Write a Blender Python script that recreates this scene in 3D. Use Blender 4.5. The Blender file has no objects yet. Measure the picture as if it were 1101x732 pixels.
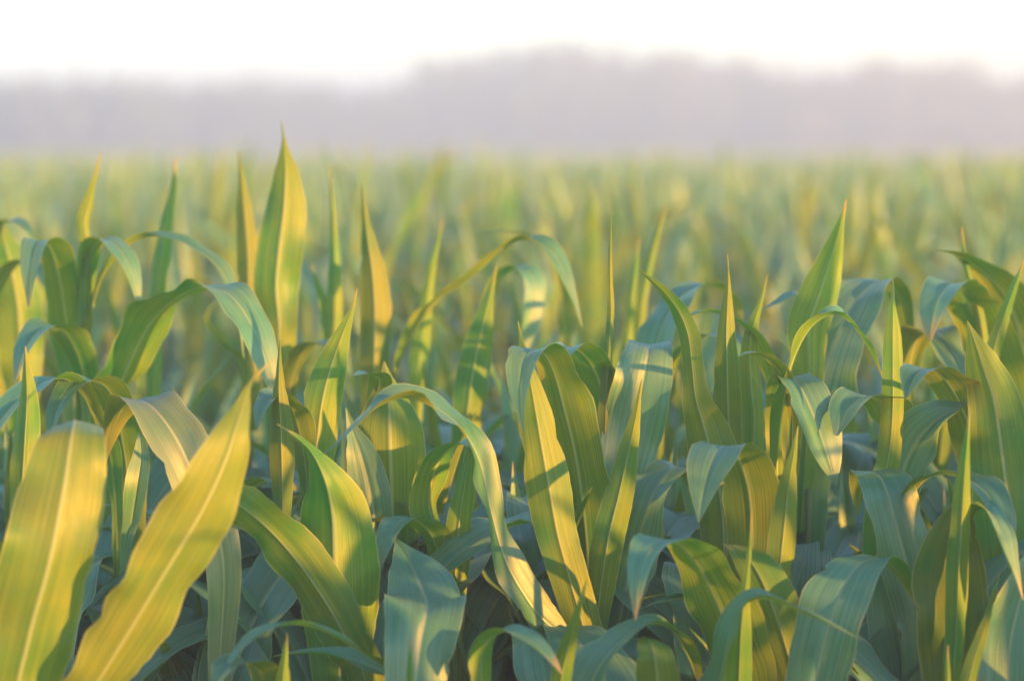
import bpy, math, random
import numpy as np

random.seed(7)
rng = np.random.default_rng(11)
SC = bpy.context.scene
COL = SC.collection
R = math.radians

# ------------------------------------------------------------------ camera
CAM = np.array([0.0, 0.0, 1.6])
FPX, CX, CY, HORIZON = 3000.0, 550.5, 366.0, 145.0       # photograph pixels
PITCH = math.atan((CY - HORIZON) / FPX)
FW = np.array([0, math.cos(PITCH), -math.sin(PITCH)])
UP = np.array([0, math.sin(PITCH), math.cos(PITCH)])
RT = np.array([1.0, 0, 0])
FOCUS = 3.95


def at(x, y, d):
    """the point of the field seen at photograph pixel (x, y), d metres ahead of the camera"""
    return CAM + d * (FW + RT * ((x - CX) / FPX) + UP * ((CY - y) / FPX))


cd = bpy.data.cameras.new('camera')
co = bpy.data.objects.new('camera', cd)
COL.objects.link(co)
co.location = CAM
co.rotation_euler = (math.pi / 2 - PITCH, 0, 0)
cd.sensor_width = 36
cd.lens = 36 * FPX / 1101
cd.clip_end = 2000
cd.dof.use_dof = True
cd.dof.focus_distance = FOCUS
cd.dof.aperture_fstop = 2.25
SC.camera = co


def land(y):
    """height of the soil: the field falls away very gently beyond the front rows"""
    return -0.0052 * np.maximum(0.0, np.asarray(y, float) - 8.0)


# ------------------------------------------------------------------ light
SUN_EL, SUN_AZ = R(7.8), R(-40)        # azimuth of the direction TO the sun, from +x towards +y
w = bpy.data.worlds.new('World')
SC.world = w
w.use_nodes = True
nt = w.node_tree
sky = nt.nodes.new('ShaderNodeTexSky')
sky.sky_type = 'NISHITA'
sky.sun_disc = False
sky.sun_elevation = SUN_EL
sky.sun_rotation = math.pi / 2 - SUN_AZ
sky.air_density = 1.0
sky.dust_density = 0.6
sky.ozone_density = 3.0
nt.links.new(sky.outputs[0], nt.nodes['Background'].inputs[0])
nt.nodes['Background'].inputs[1].default_value = 0.13
sl = bpy.data.lights.new('sun', 'SUN')
sl.energy = 5.0
sl.angle = R(0.6)
sl.color = (1.0, 0.38, 0.05)
so = bpy.data.objects.new('sun', sl)
COL.objects.link(so)
sd = (math.cos(SUN_EL) * math.cos(SUN_AZ), math.cos(SUN_EL) * math.sin(SUN_AZ), math.sin(SUN_EL))
from mathutils import Vector
so.rotation_euler = Vector(sd).to_track_quat('Z', 'Y').to_euler()
so.location = (6, -12, 8)
SC.view_settings.view_transform = 'Standard'
SC.view_settings.look = 'None'
SC.view_settings.exposure = 2.75
SC.view_settings.gamma = 1.0
SC.cycles.use_denoising = True
SC.cycles.max_bounces = 9
SC.cycles.diffuse_bounces = 6
SC.cycles.transmission_bounces = 6
SC.cycles.volume_bounces = 0
SC.cycles.sample_clamp_indirect = 4.0


# ------------------------------------------------------------------ materials
def leaf_material(name, dark, light, up_dark, up_light):
    m = bpy.data.materials.new(name)
    m.use_nodes = True
    t = m.node_tree
    t.nodes.clear()
    N, L = t.nodes.new, t.links.new

    def math_(op, a, b=None, clamp=False):
        n = N('ShaderNodeMath'); n.operation = op; n.use_clamp = clamp
        for i, v in enumerate((a, b)):
            if v is None: continue
            if hasattr(v, 'links'): L(v, n.inputs[i])
            else: n.inputs[i].default_value = v
        return n.outputs[0]

    def mix(f, a, b):
        n = N('ShaderNodeMix'); n.data_type = 'RGBA'
        for i, v in ((0, f), (6, a), (7, b)):
            if hasattr(v, 'links'): L(v, n.inputs[i])
            else: n.inputs[i].default_value = v if i == 0 else (*v, 1)
        return n.outputs[2]

    def ramp(v, a, b, lo=0.0, hi=1.0):
        n = N('ShaderNodeMapRange'); n.interpolation_type = 'SMOOTHSTEP'
        L(v, n.inputs[0])
        for i, x in zip((1, 2, 3, 4), (a, b, lo, hi)): n.inputs[i].default_value = x
        return n.outputs[0]

    uv = N('ShaderNodeUVMap'); uv.uv_map = 'UVMap'
    sp = N('ShaderNodeSeparateXYZ'); L(uv.outputs[0], sp.inputs[0])
    U, V = sp.outputs[0], sp.outputs[1]
    au = math_('ABSOLUTE', math_('SUBTRACT', U, 0.5))           # 0 midrib, 0.5 margin
    info = N('ShaderNodeObjectInfo')
    tc = N('ShaderNodeNewGeometry')

    def noise(vec, scale, detail, rough=0.55):
        n = N('ShaderNodeTexNoise'); n.inputs['Scale'].default_value = scale
        n.inputs['Detail'].default_value = detail; n.inputs['Roughness'].default_value = rough
        L(vec, n.inputs['Vector']); return n.outputs[0]

    def stretch(ku, kv):
        c = N('ShaderNodeCombineXYZ')
        L(math_('MULTIPLY', U, ku), c.inputs[0]); L(math_('MULTIPLY', V, kv), c.inputs[1])
        L(math_('MULTIPLY', info.outputs['Random'], 37.0), c.inputs[2]); return c.outputs[0]

    veins = noise(stretch(68, 1.4), 1.0, 2.0)                    # parallel veins
    broad = noise(stretch(9, 1.4), 1.0, 2.0)                     # wider lengthwise bands
    blot = noise(tc.outputs['Position'], 9.0 , 3.0)              # slow drift of green
    fine = noise(stretch(60, 40), 1.0, 2.0)
    face = tc.outputs['Backfacing']                               # the upper side of the blade is the waxy, bluer one
    col = mix(ramp(blot, 0.32, 0.68), mix(face, dark, up_dark), mix(face, light, up_light))
    col = mix(math_('MULTIPLY', ramp(broad, 0.4, 0.75), 0.3), col, mix(face, tuple(c * k for c, k in zip(light, (1.4, 1.25, 1.0))), tuple(c * 1.3 for c in up_light)))
    col = mix(math_('MULTIPLY', ramp(veins, 0.40, 0.62), ramp(blot, 0.3, 0.7, 0.25, 0.7)), col, tuple(c * 0.62 for c in dark))
    hs = N('ShaderNodeHueSaturation'); L(col, hs.inputs['Color'])
    L(math_('ADD', math_('MULTIPLY', info.outputs['Random'], 0.035), 0.483), hs.inputs['Hue'])
    L(math_('ADD', math_('MULTIPLY', info.outputs['Random'], 0.35), 0.86), hs.inputs['Value'])
    col = hs.outputs[0]
    col = mix(math_('MULTIPLY', ramp(fine, 0.68, 0.76), 0.22), col, (0.30, 0.32, 0.16))       # small pale flecks
    streak = noise(stretch(24, 2.6), 1.0, 3.0, 0.65)
    col = mix(math_('MULTIPLY', ramp(streak, 0.60, 0.70), 0.35), col, (0.24, 0.23, 0.07))      # yellowed streaks
    spot = noise(stretch(13, 16), 1.0, 3.0, 0.6)
    col = mix(math_('MULTIPLY', ramp(spot, 0.70, 0.76), 0.55), col, (0.15, 0.10, 0.04))       # brown specks and lesions
    rib = math_('MULTIPLY', ramp(au, 0.012, 0.034, 1.0, 0.0), ramp(V, 0.75, 0.98, 0.6, 0.05))
    col = mix(rib, col, (0.30, 0.36, 0.20))
    edge = ramp(au, 0.478, 0.495)
    col = mix(math_('MULTIPLY', edge, 0.6), col, (0.33, 0.34, 0.17))
    dry = math_('MULTIPLY', ramp(math_('ADD', V, math_('MULTIPLY', math_('SUBTRACT', streak, 0.5), 0.3)), 0.93, 1.0), ramp(info.outputs['Random'], 0.3, 0.9, 0.05, 0.8))
    col = mix(dry, col, (0.36, 0.24, 0.10))
    bump = N('ShaderNodeBump'); bump.inputs['Strength'].default_value = 0.35
    bump.inputs['Distance'].default_value = 0.0016
    L(math_('ADD', math_('MULTIPLY', veins, 0.8), math_('MULTIPLY', broad, 0.9)), bump.inputs['Height'])
    b = N('ShaderNodeBsdfPrincipled')
    L(col, b.inputs['Base Color'])
    L(ramp(math_('ADD', math_('MULTIPLY', fine, 0.5), math_('MULTIPLY', blot, 0.5)), 0.3, 0.7, 0.36, 0.55), b.inputs['Roughness'])
    L(math_('ADD', math_('MULTIPLY', face, 0.6), 0.3), b.inputs['Specular IOR Level'])
    L(bump.outputs[0], b.inputs['Normal'])
    tr = N('ShaderNodeBsdfTranslucent')
    tcol = N('ShaderNodeMix'); tcol.data_type = 'RGBA'; tcol.blend_type = 'MULTIPLY'
    tcol.inputs[0].default_value = 1.0
    L(col, tcol.inputs[6]); tcol.inputs[7].default_value = (2.4, 1.9, 0.5, 1)
    L(tcol.outputs[2], tr.inputs[0])
    ms = N('ShaderNodeMixShader'); ms.inputs[0].default_value = 0.40
    L(b.outputs[0], ms.inputs[1]); L(tr.outputs[0], ms.inputs[2])
    o = N('ShaderNodeOutputMaterial'); L(ms.outputs[0], o.inputs[0])
    return m


def simple_material(name, c1, c2, scale, rough=0.8, bump=0.0):
    m = bpy.data.materials.new(name)
    m.use_nodes = True
    t = m.node_tree
    b = t.nodes['Principled BSDF']
    g = t.nodes.new('ShaderNodeNewGeometry')
    n = t.nodes.new('ShaderNodeTexNoise'); n.inputs['Scale'].default_value = scale; n.inputs['Detail'].default_value = 5
    r = t.nodes.new('ShaderNodeValToRGB')
    r.color_ramp.elements[0].color = (*c1, 1); r.color_ramp.elements[1].color = (*c2, 1)
    r.color_ramp.elements[0].position = 0.35; r.color_ramp.elements[1].position = 0.65
    t.links.new(g.outputs['Position'], n.inputs['Vector']); t.links.new(n.outputs[0], r.inputs[0])
    t.links.new(r.outputs[0], b.inputs['Base Color'])
    b.inputs['Roughness'].default_value = rough
    if bump:
        bp = t.nodes.new('ShaderNodeBump'); bp.inputs['Strength'].default_value = bump
        bp.inputs['Distance'].default_value = 0.05
        t.links.new(n.outputs[0], bp.inputs['Height']); t.links.new(bp.outputs[0], b.inputs['Normal'])
    return m


M_LEAF = leaf_material('corn leaf', (0.036, 0.158, 0.018), (0.160, 0.214, 0.008), (0.038, 0.175, 0.088), (0.105, 0.245, 0.130))
M_GOLD = leaf_material('yellowing corn leaf', (0.078, 0.145, 0.018), (0.165, 0.186, 0.018), (0.060, 0.160, 0.060), (0.135, 0.205, 0.085))
M_STALK = simple_material('corn stalk', (0.055, 0.115, 0.03), (0.08, 0.145, 0.04), 14, 0.5)
M_SOIL = simple_material('field soil', (0.03, 0.022, 0.015), (0.075, 0.055, 0.036), 7, 0.95, 0.6)
M_WOOD = simple_material('far foliage', (0.028, 0.05, 0.022), (0.06, 0.09, 0.035), 0.9, 0.8)
M_BARK = simple_material('far bark', (0.06, 0.045, 0.035), (0.12, 0.095, 0.07), 3, 0.9)


# ------------------------------------------------------------------ mesh helpers
def mesh_from(name, V, F, UVs=None, mats=(), fmat=None):
    """V n x 3, F m x 4 quads, UVs n x 2 per vertex"""
    me = bpy.data.meshes.new(name)
    V = np.asarray(V, np.float32); F = np.asarray(F, np.int32)
    me.vertices.add(len(V)); me.vertices.foreach_set('co', V.ravel())
    me.loops.add(F.size); me.loops.foreach_set('vertex_index', F.ravel())
    me.polygons.add(len(F))
    me.polygons.foreach_set('loop_start', np.arange(0, F.size, 4, dtype=np.int32))
    if UVs is not None:
        l = me.uv_layers.new(name='UVMap')
        l.data.foreach_set('uv', np.asarray(UVs, np.float32)[F.ravel()].ravel())
    for m in mats: me.materials.append(m)
    if fmat is not None: me.polygons.foreach_set('material_index', np.asarray(fmat, np.int32))
    me.update(calc_edges=True)
    me.polygons.foreach_set('use_smooth', np.ones(len(F), bool))
    me.validate()
    return me


def obj(name, me, parent=None):
    o = bpy.data.objects.new(name, me)
    COL.objects.link(o)
    if parent is not None: o.parent = parent
    return o


def grid_faces(n, m):
    i = np.arange(n - 1)[:, None] * m + np.arange(m - 1)[None, :]
    i = i.ravel()
    return np.stack([i, i + 1, i + m + 1, i + m], 1)


def catmull(P, n):
    """resample stations (k x c) to n points evenly by length of the first three columns"""
    P = np.asarray(P, float)
    Q = np.vstack([2 * P[0] - P[1], P, 2 * P[-1] - P[-2]])
    out = []
    for i in range(1, len(Q) - 2):
        t = np.linspace(0, 1, 24, endpoint=False)[:, None]
        a, b, c, d = Q[i - 1], Q[i], Q[i + 1], Q[i + 2]
        out.append(0.5 * (2 * b + (c - a) * t + (2 * a - 5 * b + 4 * c - d) * t ** 2 + (3 * b - a - 3 * c + d) * t ** 3))
    out.append(P[-1:])
    C = np.vstack(out)
    s = np.concatenate([[0], np.cumsum(np.linalg.norm(np.diff(C[:, :3], axis=0), axis=1))])
    u = np.linspace(0, s[-1], n)
    return np.stack([np.interp(u, s, C[:, k]) for k in range(C.shape[1])], 1), s[-1]


def leaf_geometry(P, W, S, fold, n_u, ripple, seed, worn=0):
    """P spine points, W full widths, S side angles: vertices, faces, uv of a corn blade"""
    r = np.random.default_rng(seed)
    n = len(P)
    T = np.gradient(P, axis=0)
    T /= np.linalg.norm(T, axis=1)[:, None] + 1e-9
    side = np.stack([np.cos(S), np.sin(S), np.zeros(n)], 1)
    side -= (side * T).sum(1)[:, None] * T
    side /= np.linalg.norm(side, axis=1)[:, None] + 1e-9
    nor = np.cross(T, side)
    t = np.linspace(0, 1, n)
    u = np.linspace(-1, 1, n_u)
    if n_u >= 9:
        u = np.sign(u) * np.abs(u) ** 1.15
        k = n_u // 2
        u[k - 1], u[k + 1] = -0.06, 0.06
    hw = (W / 2)[:, None]
    fo = np.asarray(fold, float)
    fo = (fo if fo.ndim else np.full(n, float(fo)))[:, None]
    au = np.abs(u)[None, :]
    cup = fo * (0.75 + 0.25 * au)
    X = u[None, :] * hw * np.cos(cup)
    Z = au * hw * np.sin(cup)
    env = np.sin(np.pi * np.clip(t, 0, 1)) ** 0.6
    L = np.linalg.norm(np.diff(P, axis=0), axis=1).sum()
    for sgn in (-1, 1):
        f1, f2 = r.uniform(5, 8) * L, r.uniform(10, 15) * L
        p1, p2 = r.uniform(0, 6.3, 2)
        wav = (np.sin(2 * np.pi * f1 * t + p1) + 0.45 * np.sin(2 * np.pi * f2 * t + p2)) * env
        m = (np.sign(u) == sgn)[None, :]
        Z = Z + m * ripple * hw * wav[:, None] * au ** 2.2
        X = X * (1 + m * 0.05 * np.sin(2 * np.pi * 2.3 * f1 / 6 * t + p2)[:, None])
    if worn:                                                       # nicks and frayed bits along the margins
        X = X * (1 + 0.012 * r.normal(0, 1, (n, 1)) * au ** 6)
        for _ in range(int(r.integers(1, 5))):
            i, sgn = int(r.integers(n // 4, n - 6)), r.choice([-1, 1])
            j = np.arange(n)
            bite = r.uniform(0.05, 0.2) * np.exp(-((j - i) / r.uniform(0.5, 1.3)) ** 2)
            X = X * (1 - bite[:, None] * (np.sign(u) == sgn)[None, :] * au ** 8)
    rib = np.where(np.abs(u) < 0.03, -0.0016, 0.0)[None, :] * np.clip(W / 0.05, 0, 1)[:, None]
    Z = Z + rib
    V = P[:, None, :] + side[:, None, :] * X[..., None] + nor[:, None, :] * Z[..., None]
    UV = np.stack([np.broadcast_to(u * 0.5 + 0.5, (n, n_u)), np.broadcast_to(t[:, None], (n, n_u))], -1)
    return V.reshape(-1, 3), grid_faces(n, n_u), UV.reshape(-1, 2)


def stalk_geometry(base, top, r0, r1, n=14, m=8, lean=None):
    """jointed cane from base to top, with swollen nodes"""
    z = np.linspace(0, 1, n)
    P = base + (top - base) * z[:, None]
    rad = r0 + (r1 - r0) * z
    rad = rad * np.where(np.arange(n) % 3 == 1, 1.14, 1.0)
    a = np.linspace(0, 2 * np.pi, m + 1)
    ring = np.stack([np.cos(a), np.sin(a), 0 * a], 1)
    V = P[:, None] + ring[None] * rad[:, None, None]
    UV = np.stack(np.broadcast_arrays(np.linspace(0.1, 0.4, m + 1)[None], z[:, None]), -1)
    return V.reshape(-1, 3), grid_faces(n, m + 1), UV.reshape(-1, 2)


BLADE_T = [0, 0.08, 0.2, 0.38, 0.55, 0.7, 0.82, 0.92, 1.0]
BLADE_W = [0.55, 0.68, 0.88, 1.0, 0.96, 0.80, 0.56, 0.26, 0.02]


def arch_spine(base, az, length, a0, a1, n, r, sway=0.25):
    """blade that leaves base at a0 degrees from vertical and ends at a1, in the vertical plane az"""
    t = np.linspace(0, 1, n)
    ang = R(a0) + (R(a1) - R(a0)) * t ** r.uniform(1.3, 2.2)
    azs = az + sway * (t ** 1.5) * r.uniform(-1, 1)
    d = np.stack([np.sin(ang) * np.cos(azs), np.sin(ang) * np.sin(azs), np.cos(ang)], 1) * (length / (n - 1))
    P = base + np.vstack([np.zeros(3), np.cumsum(d[:-1], axis=0)])
    S = azs + np.pi / 2 + r.uniform(-1.3, 1.3) * t ** 1.3
    return P, S


def random_leaf(base, az, length, width, a0, a1, n, n_u, r, fold):
    P, S = arch_spine(np.asarray(base, float), az, length, a0, a1, n, r)
    W = width * np.interp(np.linspace(0, 1, n), BLADE_T, BLADE_W)
    return leaf_geometry(P, W, S, fold, n_u, r.uniform(0.08, 0.24), int(r.integers(1e9)))


def plant_leaves(r, height, n, n_u, n_leaf):
    """all blades of a free-standing corn plant whose highest tip is about `height`"""
    az0 = r.uniform(0, 2 * np.pi)
    ht = height * 0.70
    G = []
    for k in range(n_leaf):
        f = k / (n_leaf - 1)
        z = 0.18 + (ht - 0.18) * f
        az = az0 + np.pi * (k % 2) + r.uniform(-0.5, 0.5)
        if k >= n_leaf - 2:                                        # spears still rolled in the whorl
            ln, a0, a1, wd, fo = (height - z) * 1.02, r.uniform(2, 8), r.uniform(4, 26), r.uniform(0.04, 0.06), r.uniform(0.5, 0.95)
        elif k >= n_leaf - 4:
            ln, a0, a1, wd, fo = (height - z) * r.uniform(0.95, 1.15), r.uniform(8, 18), r.uniform(40, 120), r.uniform(0.06, 0.08), r.uniform(0.25, 0.5)
        else:
            ln, a0, a1, wd, fo = r.uniform(0.5, 0.72), r.uniform(15, 32), r.uniform(115, 165), r.uniform(0.07, 0.095), r.uniform(0.12, 0.35)
        G.append(random_leaf((0, 0, z), az, ln, wd, a0, a1, n, n_u, r, fo))
    return G, ht


def merge(Gs):
    V, F, U, o = [], [], [], 0
    for v, f, u in Gs:
        V.append(v); F.append(f + o); U.append(u); o += len(v)
    return np.vstack(V), np.vstack(F), np.vstack(U)


# ------------------------------------------------------------------ the setting
gm = bpy.data.meshes.new('ground')
n = 81
g = np.linspace(-1, 1, n); g = np.sign(g) * np.abs(g) ** 2.2 * 400
GX, GY = np.meshgrid(g, g, indexing='ij')
GZ = 0.02 * np.sin(GX * 1.7) * np.sin(GY * 2.1) + land(np.minimum(GY, 150))
ground = obj('ground', mesh_from('ground', np.stack([GX, GY, GZ], -1).reshape(-1, 3), grid_faces(n, n), None, [M_SOIL]))
ground['kind'] = 'structure'
ground['label'] = 'bare brown soil between the corn rows'
ground['category'] = 'ground'

# ------------------------------------------------------------------ the corn plants the photograph shows one by one
# a blade is a list of stations (x, y, nearer/farther in cm, full width in photograph pixels),
# a side angle at base and tip (degrees) and a fold
GROUP = 'corn plants in the field'
HEROES = [
 (45, 3.30, 'corn plant with the huge gold-lit diagonal leaf and the wide blunt striped leaf beside it', 2, [
  ([(18,770,2,78),(30,690,0,92),(52,610,-2,94),(68,530,-1,82),(76,475,2,66),(79,457,6,58),(81,452,11,52),(83,466,18,40),(85,510,23,22),(86,550,24,3)],12,15,.2),
  ([(76,778,2,52),(108,728,0,66),(143,672,-2,74),(182,608,-4,76),(217,550,-5,71),(241,500,-5,58),(254,460,-4,34),(261,435,-2,18),(267,415,0,6),(278,401,3,3),(298,384,4,1)],18,30,.16)]),
 (22, 3.75, 'corn plant with one narrow yellow-edged spear rising behind the wide blunt leaf', 2, [
  ([(18,650,0,30),(20,590,0,36),(24,520,0,38),(27,470,0,36),(29,430,0,25),(28,400,0,13),(27,372,0,1.5)],8,-8,.75),
  ([(8,650,-2,30),(2,610,-6,36),(-8,585,-12,34),(-20,590,-18,20),(-28,610,-20,3)],-40,-50,.2)]),
 (130, 4.05, 'corn plant with two low arching blades, the nearer curling over with a yellow edge', 3, [
  ([(137,530,10,40),(131,470,8,48),(120,424,4,48),(100,409,0,46),(76,418,-6,36),(60,442,-9,24),(53,478,-10,4)],-20,-45,.2),
  ([(120,500,3,24),(100,440,0,30),(72,408,-4,36),(38,415,-9,38),(5,445,-14,36),(-25,490,-17,20)],-45,-40,.2),
  ([(136,600,-2,14),(142,560,-3,20),(148,520,-4,24),(152,490,-3,18),(150,465,-2,3)],160,180,.4)]),
 (225, 3.78, 'corn plant with the folded blade whose flat pale crest shows behind the diagonal leaf', 2, [
  ([(240,600,0,36),(214,525,0,52),(192,476,0,58),(172,446,2,60),(154,431,6,56),(138,432,12,46),(124,454,15,26),(114,488,15,9),(111,508,15,1)],195,215,.16)]),
 (88, 4.50, 'corn plant with a pale twisted spear above a thin gold arching leaf', 1, [
  ([(88,430,0,20),(90,370,0,18),(92,310,0,15),(93,265,0,14),(90,238,0,16),(96,216,0,12),(103,190,0,6),(109,163,0,1)],-10,40,.5),
  ([(88,385,0,8),(104,312,0,12),(125,277,0,14),(150,257,0,18),(175,254,-1,22),(205,264,-3,26),(232,284,-6,25),(248,310,-8,15),(257,345,-9,6),(262,385,-9,1)],75,45,.3),
  ([(92,330,3,20),(95,285,1,26),(105,260,-1,28),(122,262,-4,28),(138,283,-7,24),(147,315,-8,11),(148,337,-8,1)],40,50,.2),
  ([(78,400,8,40),(70,335,5,48),(62,290,1,48),(52,264,-4,44),(40,262,-8,36),(33,290,-10,24),(31,330,-10,3)],-25,-40,.18)]),
 (168, 4.78, 'corn plant with one slender half green, half yellow spear behind the thin arch', 1, [
  ([(166,370,0,20),(170,303,0,21),(174,275,0,21),(178,240,0,17),(185,205,0,9),(189,170,0,1)],10,-10,.7)]),
 (113, 4.40, 'corn plant with a broad dark green blade rising to a crest and falling back bluish', 2, [
  ([(112,460,4,34),(135,400,2,52),(160,350,0,56),(190,320,-4,52),(220,308,-9,42),(248,318,-14,42),(270,348,-17,40),(286,388,-18,26),(297,428,-18,3)],45,30,.18),
  ([(97,440,3,30),(85,385,2,46),(66,354,-1,48),(45,353,-6,42),(26,376,-9,28),(16,412,-10,3)],-35,-45,.18)]),
 (268, 4.72, 'corn plant with a narrow pale-edged green spear close beside the tallest spear', 1, [
  ([(268,350,0,30),(267,305,0,30),(266,270,0,27),(263,230,0,19),(260,195,0,9),(257,162,0,1)],-5,10,.65),
  ([(262,400,-3,16),(240,372,-6,18),(222,345,-8,14),(232,325,-10,10),(246,322,-12,3)],-60,-60,.2)]),
 (300, 4.60, 'tallest corn plant, its wide spear with a thread-thin tip reaching the far treeline', 1, [
  ([(300,410,0,30),(300,350,0,38),(297,310,0,47),(300,270,0,50),(305,230,0,45),(307,190,0,28),(306,165,0,12),(305,148,0,3.5),(302,130,0,1)],5,-5,.32),
  ([(310,430,0,24),(322,385,-2,30),(332,370,-5,28),(350,372,-8,20),(366,388,-10,2)],40,60,.2)]),
 (358, 4.80, 'corn plant with a very thin straight gold spear in the soft middle distance', 1, [
  ([(358,390,0,18),(360,330,0,18),(360,290,0,15),(359,250,0,9),(357,215,0,5),(354,180,0,1)],0,0,.6),
  ([(356,370,2,16),(350,330,2,13),(343,308,2,8),(335,285,2,1)],20,20,.4)]),
 (404, 4.60, 'corn plant with a green spear yellow at the top beside a long wiry arching leaf', 1, [
  ([(402,420,0,32),(403,345,0,35),(401,300,0,29),(396,262,0,18),(392,232,0,9),(389,198,0,1)],0,-8,.5),
  ([(425,410,0,24),(445,356,0,28),(470,323,0,26),(505,300,-2,22),(535,271,-4,20),(560,258,-5,24),(585,264,-7,28),(603,286,-8,24),(615,316,-9,11),(626,352,-10,1)],75,40,.25)]),
 (452, 4.90, 'corn plant with a lone slim leaning spear under the rising wiry leaf', 1, [
  ([(450,400,0,22),(456,345,0,17),(463,295,0,11),(470,262,0,6),(476,236,0,1)],10,0,.5)]),
 (338, 4.10, 'corn plant with one broad smooth lance leaf leaning to its right', 2, [
  ([(336,540,0,28),(341,475,0,38),(347,430,0,39),(357,392,0,32),(368,360,0,18),(378,334,0,6),(384,310,0,1)],-5,5,.25),
  ([(330,520,-2,20),(318,450,-3,34),(300,425,-6,34),(284,436,-10,24),(276,460,-12,3)],-30,-45,.2)]),
 (304, 4.00, 'corn plant with a short green dagger leaf with one bright gold streak', 2, [
  ([(304,600,0,14),(304,548,0,20),(303,500,0,27),(302,460,0,26),(300,425,0,18),(300,395,0,8),(301,365,0,1)],10,-10,.6)]),
 (375, 3.75, 'corn plant with a dark broad folded leaf and an orange-lit leaf sloping beneath it', 2, [
  ([(394,745,0,36),(370,682,0,54),(337,627,0,58),(302,582,0,56),(266,549,0,48),(226,526,2,30),(190,515,4,3)],-15,-20,.2),
  ([(366,740,2,60),(362,665,1,84),(360,605,1,90),(358,555,1,78),(350,518,0,46),(336,488,0,16),(318,470,0,8),(298,456,0,1)],5,-15,.5)]),
 (415, 4.05, 'corn plant with an oval yellow leaf crossed by a curved shadow under the pale arch', 2, [
  ([(408,650,3,30),(406,585,2,36),(399,532,1,40),(389,490,1,30),(379,462,2,12),(372,438,2,1)],170,185,.22),
  ([(425,610,6,40),(422,550,6,58),(420,500,6,70),(419,460,6,66),(418,430,7,44),(416,408,8,16),(413,388,9,1)],0,5,.18),
  ([(402,470,8,20),(404,430,8,24),(408,408,6,24),(395,402,2,20),(380,404,-2,3)],-20,-50,.2)]),
 (486, 3.97, 'corn plant with a straight plain green spear and a small pale folded leaf beside it', 2, [
  ([(487,670,0,24),(490,610,0,29),(494,560,0,27),(500,520,0,19),(505,490,0,9),(508,462,0,1)],0,5,.35),
  ([(482,650,6,36),(474,602,4,46),(461,571,1,46),(440,556,-4,42),(421,572,-8,30),(410,600,-9,14),(404,620,-9,1)],-30,-45,.18),
  ([(478,600,8,36),(462,545,8,44),(470,500,8,44),(490,478,6,40),(512,482,2,30),(525,500,0,6)],60,45,.2)]),
 (625, 3.90, 'sharp corn plant with tall fanned blades and a strap leaf', 2, [
  ([(612,705,-2,34),(575,655,-4,36),(545,605,-5,38),(528,548,-6,36),(516,497,-7,42),(496,460,-9,50),(466,437,-12,52),(435,427,-15,48),(405,437,-18,38),(380,460,-20,20),(362,478,-21,9),(342,491,-22,1)],-160,-70,.2),
  ([(648,745,-2,30),(632,690,-3,35),(615,630,-4,40),(600,575,-4,43),(590,520,-4,44),(581,470,-4,38),(573,425,-4,25),(566,390,-4,12),(561,367,-4,5),(557,345,-4,1)],0,10,.28),
  ([(632,620,6,48),(627,545,5,62),(619,490,4,62),(607,440,2,56),(595,398,0,48),(581,377,-5,46),(564,384,-10,38),(559,420,-12,22),(563,465,-13,2)],-25,-35,.2),
  ([(640,690,0,24),(645,640,-1,32),(654,580,-2,36),(667,525,-2,31),(678,475,-2,20),(685,440,-2,9),(690,408,-2,1)],-5,5,.5)]),
 (655, 4.12, 'corn plant with a needle-like pale spear beside a square-topped teal blade', 1, [
  ([(648,570,0,22),(650,490,0,22),(652,425,0,17),(655,370,0,11),(657,335,0,10),(656,295,0,7),(657,234,0,1)],0,10,.6),
  ([(660,590,0,30),(668,525,0,48),(680,462,0,60),(691,410,0,54),(696,382,1,48),(698,372,5,44),(700,372,10,36),(702,392,15,26),(704,425,17,3)],172,190,.15),
  ([(656,520,8,40),(653,455,7,54),(645,412,4,54),(630,384,-1,48),(612,373,-8,42),(600,385,-13,30),(596,410,-14,3)],-25,-40,.18)]),
 (446, 3.50, 'corn plant with a blunt pale gray leaf and a low thin yellow hoop', 2, [
  ([(440,785,-2,50),(446,735,-1,62),(452,690,0,72),(457,662,1,80),(459,651,5,80),(455,637,12,72),(445,613,19,52),(433,592,23,22),(425,578,25,1)],180,185,.12),
  ([(462,775,4,26),(427,728,3,28),(387,699,1,27),(346,677,-2,26),(310,671,-5,25),(274,684,-8,21),(246,714,-10,14),(226,758,-11,1)],-65,-70,.25),
  ([(440,770,-5,9),(441,735,-5,8),(441,710,-5,5),(441,688,-5,1)],0,0,.4)]),
 (303, 3.42, 'small corn plant with only a short yellow spike tip under the yellow hoop leaf', 2, [
  ([(303,785,0,18),(304,735,0,17),(306,708,0,9),(309,680,0,1)],0,0,.5),
  ([(296,790,3,40),(285,735,3,48),(268,712,0,46),(246,716,-5,36),(230,740,-8,6)],-30,-50,.2)]),
 (606, 3.47, 'corn plant with a yellow dagger between a small curl and a wide pale arch', 2, [
  ([(600,780,-2,20),(604,728,-3,21),(612,692,-4,17),(622,655,-5,8),(631,623,-5,1)],0,10,.45),
  ([(528,785,0,26),(518,728,0,28),(522,694,0,29),(542,678,-2,28),(567,685,-6,28),(588,704,-10,18),(604,724,-12,2)],40,50,.25),
  ([(622,780,2,56),(640,725,1,66),(664,692,1,62),(693,671,4,50),(721,675,8,40),(742,705,11,28),(753,740,13,4)],120,115,.2)]),
 (792, 3.58, 'corn plant with a long sideways drooping tip and an orange-lit fold', 2, [
  ([(794,760,-3,32),(796,695,-4,27),(799,652,-4,17),(803,620,-4,9),(806,590,-4,5),(808,551,-4,1)],0,5,.55),
  ([(768,785,-6,52),(776,720,-8,50),(787,673,-9,44),(803,647,-11,34),(826,643,-13,32),(856,655,-15,26),(890,670,-16,17),(915,682,-17,6),(933,690,-17,1)],118,84,.22),
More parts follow.
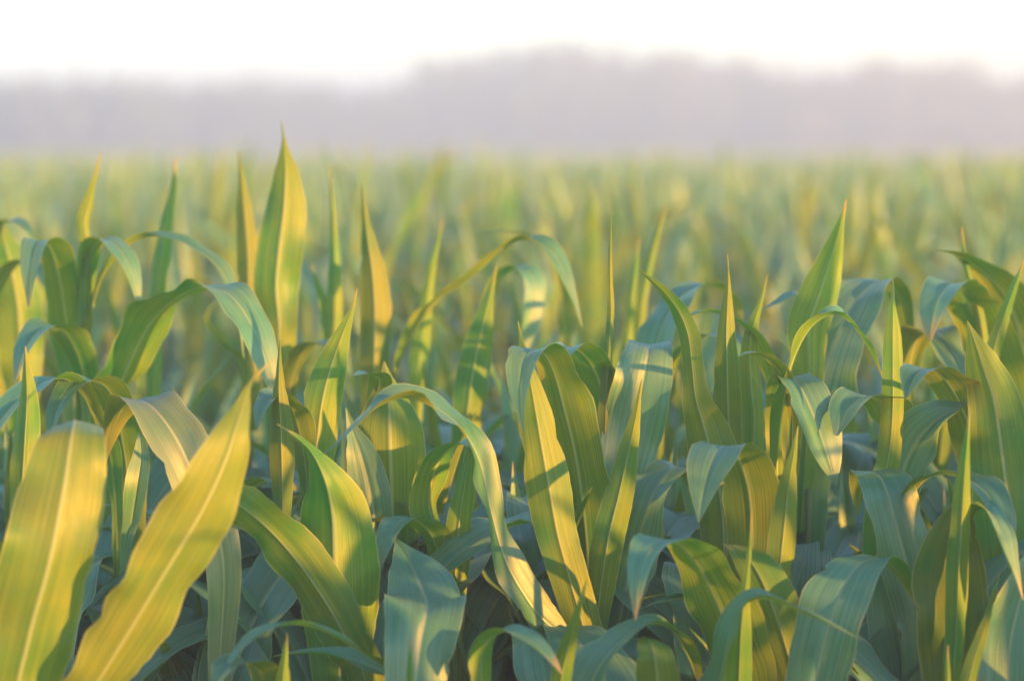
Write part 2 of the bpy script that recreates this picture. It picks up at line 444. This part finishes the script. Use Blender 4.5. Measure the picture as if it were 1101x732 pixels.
  ([(806,750,7,60),(788,692,6,72),(770,645,5,76),(749,606,3,68),(727,583,-2,54),(705,582,-8,42),(691,605,-12,31),(685,635,-13,18),(683,666,-13,2)],-30,-42,.15),
  ([(864,780,4,50),(848,705,4,52),(827,642,4,48),(809,606,5,36),(790,588,8,16),(776,584,10,2)],-10,-20,.2)]),
 (705, 3.40, 'small corn plant with one rounded olive-yellow leaf end in front of the wide pale arch', 2, [
  ([(707,785,0,42),(707,735,0,46),(703,702,0,38),(698,688,3,24),(692,684,7,10),(687,690,9,2)],0,-20,.2)]),
 (668, 3.97, 'corn plant with a flat teal leaf and white midrib that folds over at the top', 2, [
  ([(660,710,0,44),(671,645,0,58),(685,585,0,62),(699,538,-1,60),(716,509,2,56),(733,503,8,44),(748,520,12,32),(756,550,14,17),(758,580,14,2)],145,125,.15)]),
 (774, 4.03, 'corn plant with an S-curved yellow leaf and a stiff upright spear beside it', 1, [
  ([(778,570,0,46),(769,505,0,54),(758,462,0,46),(748,427,0,29),(744,392,0,21),(740,360,0,22),(730,335,0,19),(715,315,0,13),(701,302,0,7),(686,290,0,1)],-5,-30,.25),
  ([(785,510,4,30),(783,445,4,33),(782,400,4,29),(781,360,4,21),(782,330,4,14),(783,300,4,5),(782,274,4,1)],0,0,.55)]),
 (810, 4.22, 'corn plant with a pale leaning spear between the stiff spear and the teal arch', 1, [
  ([(808,510,0,22),(811,455,0,24),(808,420,0,25),(806,380,0,19),(810,350,0,13),(818,325,0,6),(825,296,0,1)],0,10,.5),
  ([(830,440,3,28),(818,378,2,32),(795,347,-1,28),(765,335,-4,20),(742,340,-6,10),(724,353,-7,1)],-60,-75,.2)]),
 (868, 4.32, 'corn plant with the tall broad yellow spear above a wide folded gray-green leaf', 1, [
  ([(868,460,-2,26),(870,400,-2,34),(870,352,-2,41),(880,320,-2,39),(892,282,-2,27),(902,247,-2,11),(910,214,-2,1)],0,0,.3),
  ([(868,490,2,60),(880,425,2,76),(895,372,2,80),(914,332,3,72),(935,307,8,54),(955,303,13,40),(968,325,16,28),(976,360,17,15),(978,390,17,2)],150,128,.14),
  ([(884,370,6,20),(874,328,5,22),(856,317,2,22),(838,325,-1,15),(816,335,-3,1)],-50,-60,.2)]),
 (843, 4.02, 'corn plant with a bluish arching leaf over a diamond-shaped hanging blade', 2, [
  ([(836,490,0,30),(842,432,0,34),(853,386,0,36),(872,351,0,35),(897,337,1,32),(918,350,4,28),(935,376,6,20),(946,400,7,8),(951,412,7,1)],60,100,.2),
  ([(838,480,8,30),(842,432,6,36),(849,406,2,38),(861,416,-4,42),(877,452,-7,50),(889,487,-8,36),(899,522,-8,2)],25,30,.22),
  ([(852,450,2,20),(842,407,0,24),(826,387,-3,22),(808,380,-6,14),(794,383,-8,2)],-50,-60,.25)]),
 (952, 4.03, 'corn plant with a flat two-toned spear in front of a small gray curled arch', 2, [
  ([(944,590,-2,30),(950,525,-2,29),(957,480,-2,25),(960,440,-2,23),(960,400,-2,21),(960,360,-2,17),(960,330,-2,7),(960,298,-2,1)],0,0,.3),
  ([(962,570,0,36),(969,515,0,48),(984,477,-1,54),(1005,453,-3,44),(1028,440,-5,24),(1048,430,-6,1)],172,110,.2),
  ([(966,500,8,40),(957,448,4,48),(936,426,-3,48),(912,438,-9,38),(899,468,-11,6)],-25,-35,.2)]),
 (838, 3.75, 'corn plant with a yellow-topped green spear and a triangular pale flap folded beside it', 2, [
  ([(836,675,-3,30),(838,620,-3,31),(842,580,-3,30),(845,550,-3,25),(848,520,-3,18),(853,490,-3,9),(858,458,-3,1)],0,5,.4),
  ([(806,650,8,44),(809,585,7,54),(805,527,5,58),(793,491,2,58),(778,479,-4,60),(766,497,-10,50),(757,527,-13,28),(751,562,-14,1)],-20,-28,.12)]),
 (982, 3.82, 'corn plant with a broad gray-green blade bent over at an orange-edged corner', 2, [
  ([(988,675,0,50),(977,615,0,62),(963,562,0,64),(953,527,1,56),(944,510,5,46),(932,508,11,34),(924,526,14,20),(922,555,15,2)],195,212,.15),
  ([(972,590,6,30),(980,535,3,36),(1003,511,0,40),(1035,513,-6,44),(1062,532,-11,44),(1078,567,-14,32),(1085,612,-15,3)],50,45,.2)]),
 (876, 3.55, 'corn plant with the wide teal leaf and straight pale midrib below the two-toned spear', 2, [
  ([(868,790,0,50),(880,718,0,70),(892,670,0,78),(907,630,1,72),(925,606,5,56),(948,600,11,42),(968,615,14,32),(982,640,16,15),(988,660,16,2)],150,125,.12)]),
 (1030, 3.65, 'corn plant with a tall pleated gold spear standing in front of an oval dark leaf', 2, [
  ([(1024,755,-4,22),(1028,680,-4,25),(1031,610,-4,28),(1034,560,-4,26),(1037,510,-4,19),(1040,470,-4,8),(1043,436,-4,1)],0,0,.7),
  ([(1028,785,0,50),(1028,720,0,70),(1026,660,0,80),(1024,610,0,70),(1028,570,0,46),(1034,540,0,14),(1038,524,0,1)],0,10,.2),
  ([(1040,640,4,18),(1046,560,2,24),(1060,546,-2,28),(1076,570,-6,30),(1088,605,-8,17),(1100,645,-9,1)],40,50,.3)]),
 (1042, 3.45, 'small corn plant with two short yellow spikes at the foot of the pleated spear', 2, [
  ([(1036,780,0,20),(1044,722,0,19),(1055,686,0,14),(1065,652,0,7),(1074,620,0,1)],5,5,.45),
  ([(1019,780,-1,9),(1019,735,-1,8),(1019,712,-1,5),(1019,693,-1,1)],0,0,.5)]),
 (1086, 3.95, 'corn plant with a big smooth green blade spotted with gold beside a curled yellow arch', 2, [
  ([(1088,620,0,60),(1084,545,0,66),(1077,485,0,66),(1069,432,0,56),(1056,392,0,36),(1046,362,0,12),(1040,345,0,1)],5,-10,.2),
  ([(1052,510,8,40),(1042,458,6,54),(1023,417,2,54),(1003,398,-4,44),(985,402,-9,32),(974,428,-11,4)],-25,-40,.18)]),
 (1068, 4.42, 'corn plant with a large olive fold showing one pale triangle and two thin spears', 1, [
  ([(1080,450,6,60),(1064,383,5,72),(1046,337,2,66),(1028,306,-5,52),(1010,317,-12,38),(1002,345,-14,22),(1000,368,-14,2)],-35,-45,.18),
  ([(1062,420,0,16),(1055,350,0,14),(1046,312,0,10),(1038,280,0,7),(1034,244,0,1)],0,0,.5),
  ([(1060,430,-12,18),(1068,378,-12,17),(1078,345,-12,14),(1090,310,-12,9),(1102,278,-12,1)],0,0,.5),
  ([(1106,440,14,60),(1100,375,12,70),(1086,327,8,62),(1060,294,2,44),(1035,276,-2,24),(1004,268,-5,1)],-30,-50,.15)]),
 (980, 4.45, 'corn plant with a bluish round-shouldered leaf drooping behind the two-toned spear', 1, [
  ([(974,470,0,40),(978,395,0,46),(990,360,-2,48),(1010,366,-8,48),(1030,396,-12,38),(1046,435,-14,6)],45,45,.2)]),
 (1088, 3.60, 'corn plant with a broad dull teal leaf cut off by the edge of the picture', 2, [
  ([(1084,790,0,50),(1085,705,0,60),(1094,655,0,50),(1108,605,0,22),(1118,570,0,1)],170,180,.2)]),
 (962, 3.85, 'dark low corn plant deep in the shade of the wide teal leaf', 3, [
  ([(985,790,0,60),(972,715,0,66),(962,660,0,58),(953,615,0,36),(948,590,2,8)],180,180,.15)]),
 (500, 4.50, 'corn plant with a plain green spear with one pale edge under the wiry arch', 1, [
  ([(500,480,0,30),(505,425,0,34),(512,383,0,31),(519,350,0,22),(526,320,0,11),(534,284,0,1)],-5,5,.35)]),
 (590, 4.85, 'corn plant with a blue-green hooked leaf hanging behind the wiry arch', 1, [
  ([(602,400,4,24),(608,350,4,24),(602,300,4,24),(590,272,3,20),(572,256,1,15),(545,249,-2,9),(498,253,-4,1)],-50,-70,.2),
  ([(520,370,0,16),(530,312,0,19),(548,291,-1,20),(566,291,-3,24),(576,308,-4,24),(570,345,-5,20),(560,390,-5,3)],60,20,.2)]),
 (680, 4.90, 'corn plant with two close thin spears, one pinkish and one soft green', 1, [
  ([(674,400,0,12),(678,335,0,10),(683,292,0,7),(687,256,0,1)],0,0,.5),
  ([(684,400,10,16),(690,330,10,13),(697,290,10,11),(707,252,10,7),(716,222,10,1)],0,0,.5)]),
 (708, 4.50, 'corn plant with a wide pale gray leaf folding over behind the S-curved yellow leaf', 1, [
  ([(698,430,0,40),(711,355,0,48),(734,317,3,44),(765,307,9,32),(790,325,13,22),(799,362,14,2)],130,115,.15),
  ([(715,440,-4,30),(735,380,-6,34),(760,360,-10,30),(785,368,-14,20),(800,390,-16,3)],60,50,.2)]),
 (18, 4.85, 'corn plant with a glowing yellow blade and pale hooked leaf, leftmost in view', 1, [
  ([(22,420,0,40),(20,335,0,46),(11,285,0,38),(2,255,0,20),(-8,225,0,1)],0,10,.3),
  ([(-35,330,0,20),(-18,255,0,22),(8,238,-3,24),(28,246,-6,14),(38,262,-8,1)],60,50,.2),
  ([(-12,350,-6,22),(2,300,-8,24),(24,280,-12,22),(42,292,-15,14),(50,312,-16,1)],50,50,.2)]),
]


def squeeze(d):
    return FOCUS + (d - FOCUS) * (0.72 if d < FOCUS else 1.0)


def tag(o, label, cat, group=None, kind=None):
    o['label'] = label; o['category'] = cat
    if group: o['group'] = group
    if kind: o['kind'] = kind


hero_xy = []
for pi, (px, pd, label, low, blades) in enumerate(HEROES):
    d = squeeze(pd)
    foot = at(px, 640, d); foot[2] = 0.0
    root = bpy.data.objects.new('corn_plant', None)
    COL.objects.link(root)
    root.location = foot
    root.empty_display_size = 0.1
    tag(root, label, 'corn plant', GROUP)
    hero_xy.append(foot[:2])
    r = np.random.default_rng(100 + pi)
    top = 0.3
    for bi, (st, s0, s1, fold) in enumerate(blades):
        pts = []
        for (x, y, dd, wpx) in st:
            p = at(x, y, d + dd / 100.0) - foot
            pts.append([*p, wpx * d / FPX])
        first = pts[0]
        zb = max(0.25, first[2] - 0.16 - 0.5 * math.hypot(first[0], first[1]))
        top = max(top, zb - 0.01)
        sgn = 0.012
        h = math.hypot(first[0], first[1]) + 1e-6
        pre = [[first[0] / h * sgn, first[1] / h * sgn, zb, first[3] * 0.62]]
        K = np.array(pre + pts)
        lenk = np.concatenate([[0], np.cumsum(np.linalg.norm(np.diff(K[:, :3], axis=0), axis=1))])
        sa = np.interp(lenk, [0, lenk[1], lenk[-1]], [s0, s0, s1])
        K = np.hstack([K, np.radians(sa)[:, None]])
        C, ln = catmull(K, 56)
        W = np.maximum(C[:, 3] * (1.0 + 0.11 * np.clip(C[:, 3] / 0.03, 0, 1)), 0.0008)
        geo = leaf_geometry(C[:, :3], W, C[:, 4], fold, 13, r.uniform(0.10, 0.22), 1000 * pi + bi, 1)
        obj('leaf', mesh_from('leaf', *geo, [M_GOLD if pi == 0 or (pi, bi) == (3, 0) else M_LEAF]), root)
    for k in range(low + (11 if pd > 4.1 else 11) if pd > 3.6 else low):                                           # shaded lower blades
        z = r.uniform(0.35, 0.80)
        az = r.choice([R(90), R(35), R(145), R(60), R(120)]) + r.uniform(-0.4, 0.4)
        geo = random_leaf((0, 0, z), az, r.uniform(0.5, 0.72), r.uniform(0.088, 0.118), r.uniform(16, 34), r.uniform(105, 160), 30, 9, r, r.uniform(0.1, 0.35))
        capz = 1.6 - ((r.uniform(430, 600) if pd > 4.2 else r.uniform(510, 630)) + max(0, 3.95 - d) * 330 - HORIZON) / FPX * (d + 0.1)
        hi = geo[0][:, 2].max()
        if hi > capz: geo[0][:, 2] -= hi - capz
        obj('leaf', mesh_from('leaf', *geo, [M_LEAF]), root)
    sg = stalk_geometry(np.array([0, 0, -0.03]), np.array([0, 0, top]), 0.0125, 0.005)
    obj('stalk', mesh_from('stalk', *sg, [M_STALK]), root)

# ------------------------------------------------------------------ shaded plants that fill the gaps behind them
FILL = [(x, d, h * 1.07, 'low shaded corn plant behind ' + s) for x, d, h, s in (
 (60, 4.15, 1.02, 'the narrow yellow-edged spear'),
 (175, 4.2, 1.04, 'the flat pale crest near the diagonal leaf'),
 (235, 4.5, 1.10, 'the dark green blade that falls back bluish'),
 (265, 4.1, 0.98, 'the thread tip of the diagonal leaf'),
 (330, 4.45, 1.06, 'the dagger leaf with a gold streak'),
 (375, 4.4, 1.10, 'the broad smooth lance leaf'),
 (440, 4.45, 1.08, 'the oval yellow leaf'),
 (470, 4.75, 1.14, 'the slim leaning spear'),
 (540, 4.3, 1.00, 'the straight plain green spear'),
 (550, 4.7, 1.10, 'the pale flap beside the tall fan of blades'),
 (600, 4.6, 1.04, 'the tall fan of blades'),
 (640, 4.9, 1.12, 'the needle-like pale spear'),
 (725, 4.4, 1.06, 'the square-topped teal blade'),
 (740, 4.85, 1.14, 'the S-curved yellow leaf'),
 (800, 4.7, 1.10, 'the pale leaning spear'),
 (850, 4.3, 0.98, 'the diamond-shaped hanging blade'),
 (905, 4.8, 1.12, 'the tall broad yellow spear'),
 (920, 4.35, 1.00, 'the gray curled arch'),
 (1000, 4.75, 1.12, 'the bluish round-shouldered leaf'),
 (1015, 4.3, 0.98, 'the bent orange-edged corner'),
 (1050, 4.2, 1.0, 'the big gold-spotted blade'),
 (1090, 4.7, 1.14, 'the olive fold with a pale triangle'),
 (20, 4.4, 1.04, 'the low arching blades near the picture edge'),
 (110, 4.95, 1.14, 'the pale twisted spear'),
 (290, 4.95, 1.12, 'the tallest spear'),
 (410, 4.95, 1.12, 'the yellow-topped spear in the middle distance'),
 (210, 4.05, 0.9, 'the big diagonal leaf'),
 (530, 3.95, 0.9, 'the long strap leaf'),
 (580, 3.9, 0.88, 'the yellow dagger'),
 (720, 3.95, 0.9, 'the orange-lit fold'),
 (900, 4.0, 0.92, 'the wide teal leaf'),
 (310, 4.0, 0.88, 'the orange-lit sloping leaf'),
 (455, 4.25, 1.08, 'the pale arch beside the plain green spear'),
 (565, 4.15, 1.02, 'the spear at the heart of the fanned blades'),
 (690, 4.6, 1.12, 'the square-topped teal blade and needle spear'),
 (770, 4.3, 1.02, 'the stiff upright spear'),
 (880, 4.5, 1.08, 'the bluish arching leaf'),
 (960, 4.55, 1.08, 'the flat two-toned spear'),
 (1060, 4.0, 0.94, 'the pleated gold spear'),
 (150, 4.55, 1.12, 'the crest of the broad dark green blade'),
)]


# ------------------------------------------------------------------ kinds of free-standing plant, copied over the field
def make_plant(seed, height, n_leaf=8, dense=False):
    r = np.random.default_rng(seed)
    leaves, ht = plant_leaves(r, height, 26 if dense else 18, 9 if dense else 5, n_leaf)
    root = bpy.data.objects.new('corn_plant', None)
    COL.objects.link(root)
    for gg in leaves: obj('leaf', mesh_from('leaf', *gg, [M_LEAF]), root)
    obj('stalk', mesh_from('stalk', *stalk_geometry(np.array([0, 0, -0.03]), np.array([0, 0, ht + 0.05]), 0.0125, 0.009, 10, 6), [M_STALK]), root)
    return root


def copy_plant(src):
    c = src.copy(); COL.objects.link(c)
    for ch in list(src.children):
        k = ch.copy(); COL.objects.link(k); k.parent = c
    return c


protos = [make_plant(500 + i, h) for i, h in enumerate((1.30, 1.36, 1.42, 1.30, 1.48, 1.38, 1.34, 1.44))]
fresh = [True] * len(protos)


bushy = [make_plant(700 + i, h, 12, True) for i, h in enumerate((1.38, 1.34, 1.42, 1.38, 1.40))]
fresh_bushy = [True] * len(bushy)


def place(x, y, label, tallness, r, protos=protos, fresh=fresh):
    i = int(r.integers(len(protos)))
    o = protos[i] if fresh[i] else copy_plant(protos[i])
    fresh[i] = False
    o.location = (x, y, float(land(y)))
    o.rotation_euler = (0, 0, r.uniform(0, 2 * np.pi))
    o.scale = (1, 1, 1) if tallness is None else (tallness ** 0.4, tallness ** 0.4, tallness)
    tag(o, label, 'corn plant', GROUP)
    return o


r = np.random.default_rng(3)
NEAR_END = 5.3
for (fx, fd, tall, label) in FILL:
    p = at(fx, 500, fd)
    o = place(p[0], p[1], label, tall / 1.38, r, bushy, fresh_bushy)

LIM = 205
placed = 0
ys = np.arange(NEAR_END + 0.25, 120, 0.76)
far_and_shade_spots = []
for y in ys:
    half = 0.196 * y + 0.35
    step = 0.2 if y < 40 else 0.34
    for x in np.arange(-half, half, step):
        xx, yy = x + r.uniform(-0.06, 0.06), y + r.uniform(-0.16, 0.16)
        if placed < LIM and abs(xx) < 0.187 * yy + 0.12:
            short = yy < 7.2
            t_ = r.uniform(0.80, 0.92) if short else r.uniform(0.88, 1.08)
            if short: lab = 'short blurred corn plant in the dip just behind the sharp front plants'
            else: lab = 'blurred corn plant in the soft green and gold rows behind the sharp front plants'
            place(xx, yy, lab, t_, r)
            placed += 1
        else:
            far_and_shade_spots.append((xx, yy, r.uniform(0.86, 1.12)))
    wide = np.arange(half, 0.34 * y + 2.2, step * (1.0 if y < 15 else 1.7))     # the rows run on past both sides of the picture
    for x in np.concatenate([wide, -wide]):
        if y < 6.2 and x > 0: continue
        far_and_shade_spots.append((x + r.uniform(-0.08, 0.08), y + r.uniform(-0.2, 0.2), r.uniform(0.86, 1.1)))
# unseen rows added beside and behind the camera to shade the front plants
for y in np.arange(-5.0, NEAR_END + 0.2, 0.76):
    for x in np.arange(-3.0, 6.5, 0.22):
        xx, yy = x + r.uniform(-0.06, 0.06), y + r.uniform(-0.12, 0.12)
        if abs(xx) < 0.19 * max(yy, 0) + (0.18 if xx > 0 and yy > 2.3 else 0.34) and yy > -0.6: continue
        if yy < 2.3 and abs(xx) < 0.9 and yy > -1.5: continue
        far_and_shade_spots.append((xx, yy, (r.uniform(1.04, 1.28) if xx > 1.35 else r.uniform(0.92, 1.14)) if yy > 2.4 and xx > 0 else r.uniform(0.72, 0.9)))  # sun-side plants made taller to block the low sun

kinds = []
for i in range(12):
    rr = np.random.default_rng(900 + i)
    lv, ht = plant_leaves(rr, rr.uniform(1.28, 1.46), 9, 3, 8)
    kinds.append(merge(lv))
kinds_far = []
for i in range(8):
    rr = np.random.default_rng(950 + i)
    lv, ht = plant_leaves(rr, rr.uniform(1.28, 1.46), 6, 3, 7)
    kinds_far.append(merge(lv[2:]))
VV, FF, UU, off = [], [], [], 0
for (x, y, tl) in far_and_shade_spots:
    src = kinds if y < 30 else kinds_far
    v, f, u = src[int(r.integers(len(src)))]
    a = r.uniform(0, 2 * np.pi)
    wide = 1.0 if y < 40 else 1.45
    c, s_ = math.cos(a) * wide, math.sin(a) * wide
    v2 = np.stack([v[:, 0] * c - v[:, 1] * s_ + x, v[:, 0] * s_ + v[:, 1] * c + y, v[:, 2] * tl + land(y)], 1)
    VV.append(v2); FF.append(f + off); UU.append(u); off += len(v)
crop = obj('corn_crop', mesh_from('corn_crop', np.vstack(VV), np.vstack(FF), np.vstack(UU), [M_LEAF]))
tag(crop, 'far corn rows melting into a pale hazy carpet before the treeline, with unseen rows added for shade', 'crop', None, 'stuff')
print('far plants', len(far_and_shade_spots), 'faces', sum(len(f) for f in FF))

# ------------------------------------------------------------------ the far wood
r = np.random.default_rng(21)
TD = 108.0


def crest(px):
    """height of the wood's outline above the horizon, in photograph pixels"""
    xs = [-300, 0, 60, 130, 200, 300, 420, 455, 500, 560, 640, 740, 800, 850, 900, 960, 1000, 1050, 1101, 1400]
    hs = [60, 62, 54, 64, 58, 50, 46, 64, 98, 107, 104, 94, 82, 64, 66, 86, 88, 72, 58, 60]
    return np.interp(px, xs, hs)


VV, FF, MI, off = [], [], [], 0
for row, (dist, k) in enumerate(((TD, 1.0), (TD + 7, 0.95), (TD + 16, 1.0))):
    px = -1100.0
    while px < 2200:
        px += r.uniform(22, 46)
        D = dist + r.uniform(-1.5, 1.5) - 12 * float(np.interp(px, [60, 420], [1, 0]))
        zb = float(land(D))
        H = 1.6 + crest(px) * D / FPX * k * r.uniform(0.80, 1.05) - zb
        x = (px - CX) / FPX * D
        rad = H * r.uniform(0.30, 0.42)
        # trunk and limbs
        sv, sf, _ = stalk_geometry(np.array([x, D, zb]), np.array([x + r.uniform(-.2, .2), D, zb + H * 0.8]), 0.13, 0.03, 5, 6)
        VV.append(sv); FF.append(sf + off); MI += [1] * len(sf); off += len(sv)
        for _ in range(5):
            a = r.uniform(0, 6.3); z0 = zb + H * r.uniform(0.25, 0.6)
            e = np.array([x + math.cos(a) * rad * .8, D + math.sin(a) * rad * .8, z0 + H * .22])
            sv, sf, _ = stalk_geometry(np.array([x, D, z0]), e, 0.05, 0.015, 3, 5)
            VV.append(sv); FF.append(sf + off); MI += [1] * len(sf); off += len(sv)
        # leafy clumps through an uneven crown
        nc = 26
        cc = r.normal(0, 1, (nc, 3)); cc /= np.linalg.norm(cc, axis=1)[:, None]
        cc *= (r.uniform(0.25, 1, nc) ** 0.5)[:, None]
        cz = zb + H * 0.54
        cc = cc * [rad, rad, H * 0.44] + [x, D, cz]
        nl = 26
        c = np.repeat(cc, nl, 0) + r.normal(0, 0.3, (nc * nl, 3))
        a = r.normal(0, 1, (len(c), 3)); a /= np.linalg.norm(a, axis=1)[:, None]
        b = np.cross(a, r.normal(0, 1, (len(c), 3))); b /= np.linalg.norm(b, axis=1)[:, None] + 1e-9
        sz = r.uniform(0.09, 0.2, (len(c), 1))
        q = np.stack([c - a * sz - b * sz * .6, c + a * sz - b * sz * .6, c + a * sz + b * sz * .6, c - a * sz + b * sz * .6], 1).reshape(-1, 3)
        VV.append(q); nq = len(c)
        FF.append(np.arange(nq * 4).reshape(-1, 4) + off); MI += [0] * nq; off += len(q)
wood = obj('woodland', mesh_from('woodland', np.vstack(VV), np.vstack(FF), None, [M_WOOD, M_BARK], MI))
tag(wood, 'blurred gray treeline fading into the morning haze beyond the field', 'woodland', None, 'stuff')

# ------------------------------------------------------------------ the haze
hb = np.array([[x, y, z] for x in (-410, 410) for y in (-410, 410) for z in (-2.8, 6.6)], float)
hf = [[0, 1, 3, 2], [4, 6, 7, 5], [0, 4, 5, 1], [2, 3, 7, 6], [0, 2, 6, 4], [1, 5, 7, 3]]
hm = bpy.data.materials.new('haze')
hm.use_nodes = True
hm.node_tree.nodes.clear()
pv = hm.node_tree.nodes.new('ShaderNodeVolumePrincipled')
pv.inputs['Color'].default_value = (0.765, 0.955, 0.985, 1)
pv.inputs['Density'].default_value = 0.0116
pv.inputs['Anisotropy'].default_value = 0.36
out = hm.node_tree.nodes.new('ShaderNodeOutputMaterial')
hm.node_tree.links.new(pv.outputs[0], out.inputs['Volume'])
hme = mesh_from('haze', hb, hf, None, [hm])
hme.polygons.foreach_set('use_smooth', np.zeros(6, bool))
haze = obj('haze', hme)
haze['kind'] = 'stuff'
haze['label'] = 'pale haze hanging over the whole field'
haze['category'] = 'haze'
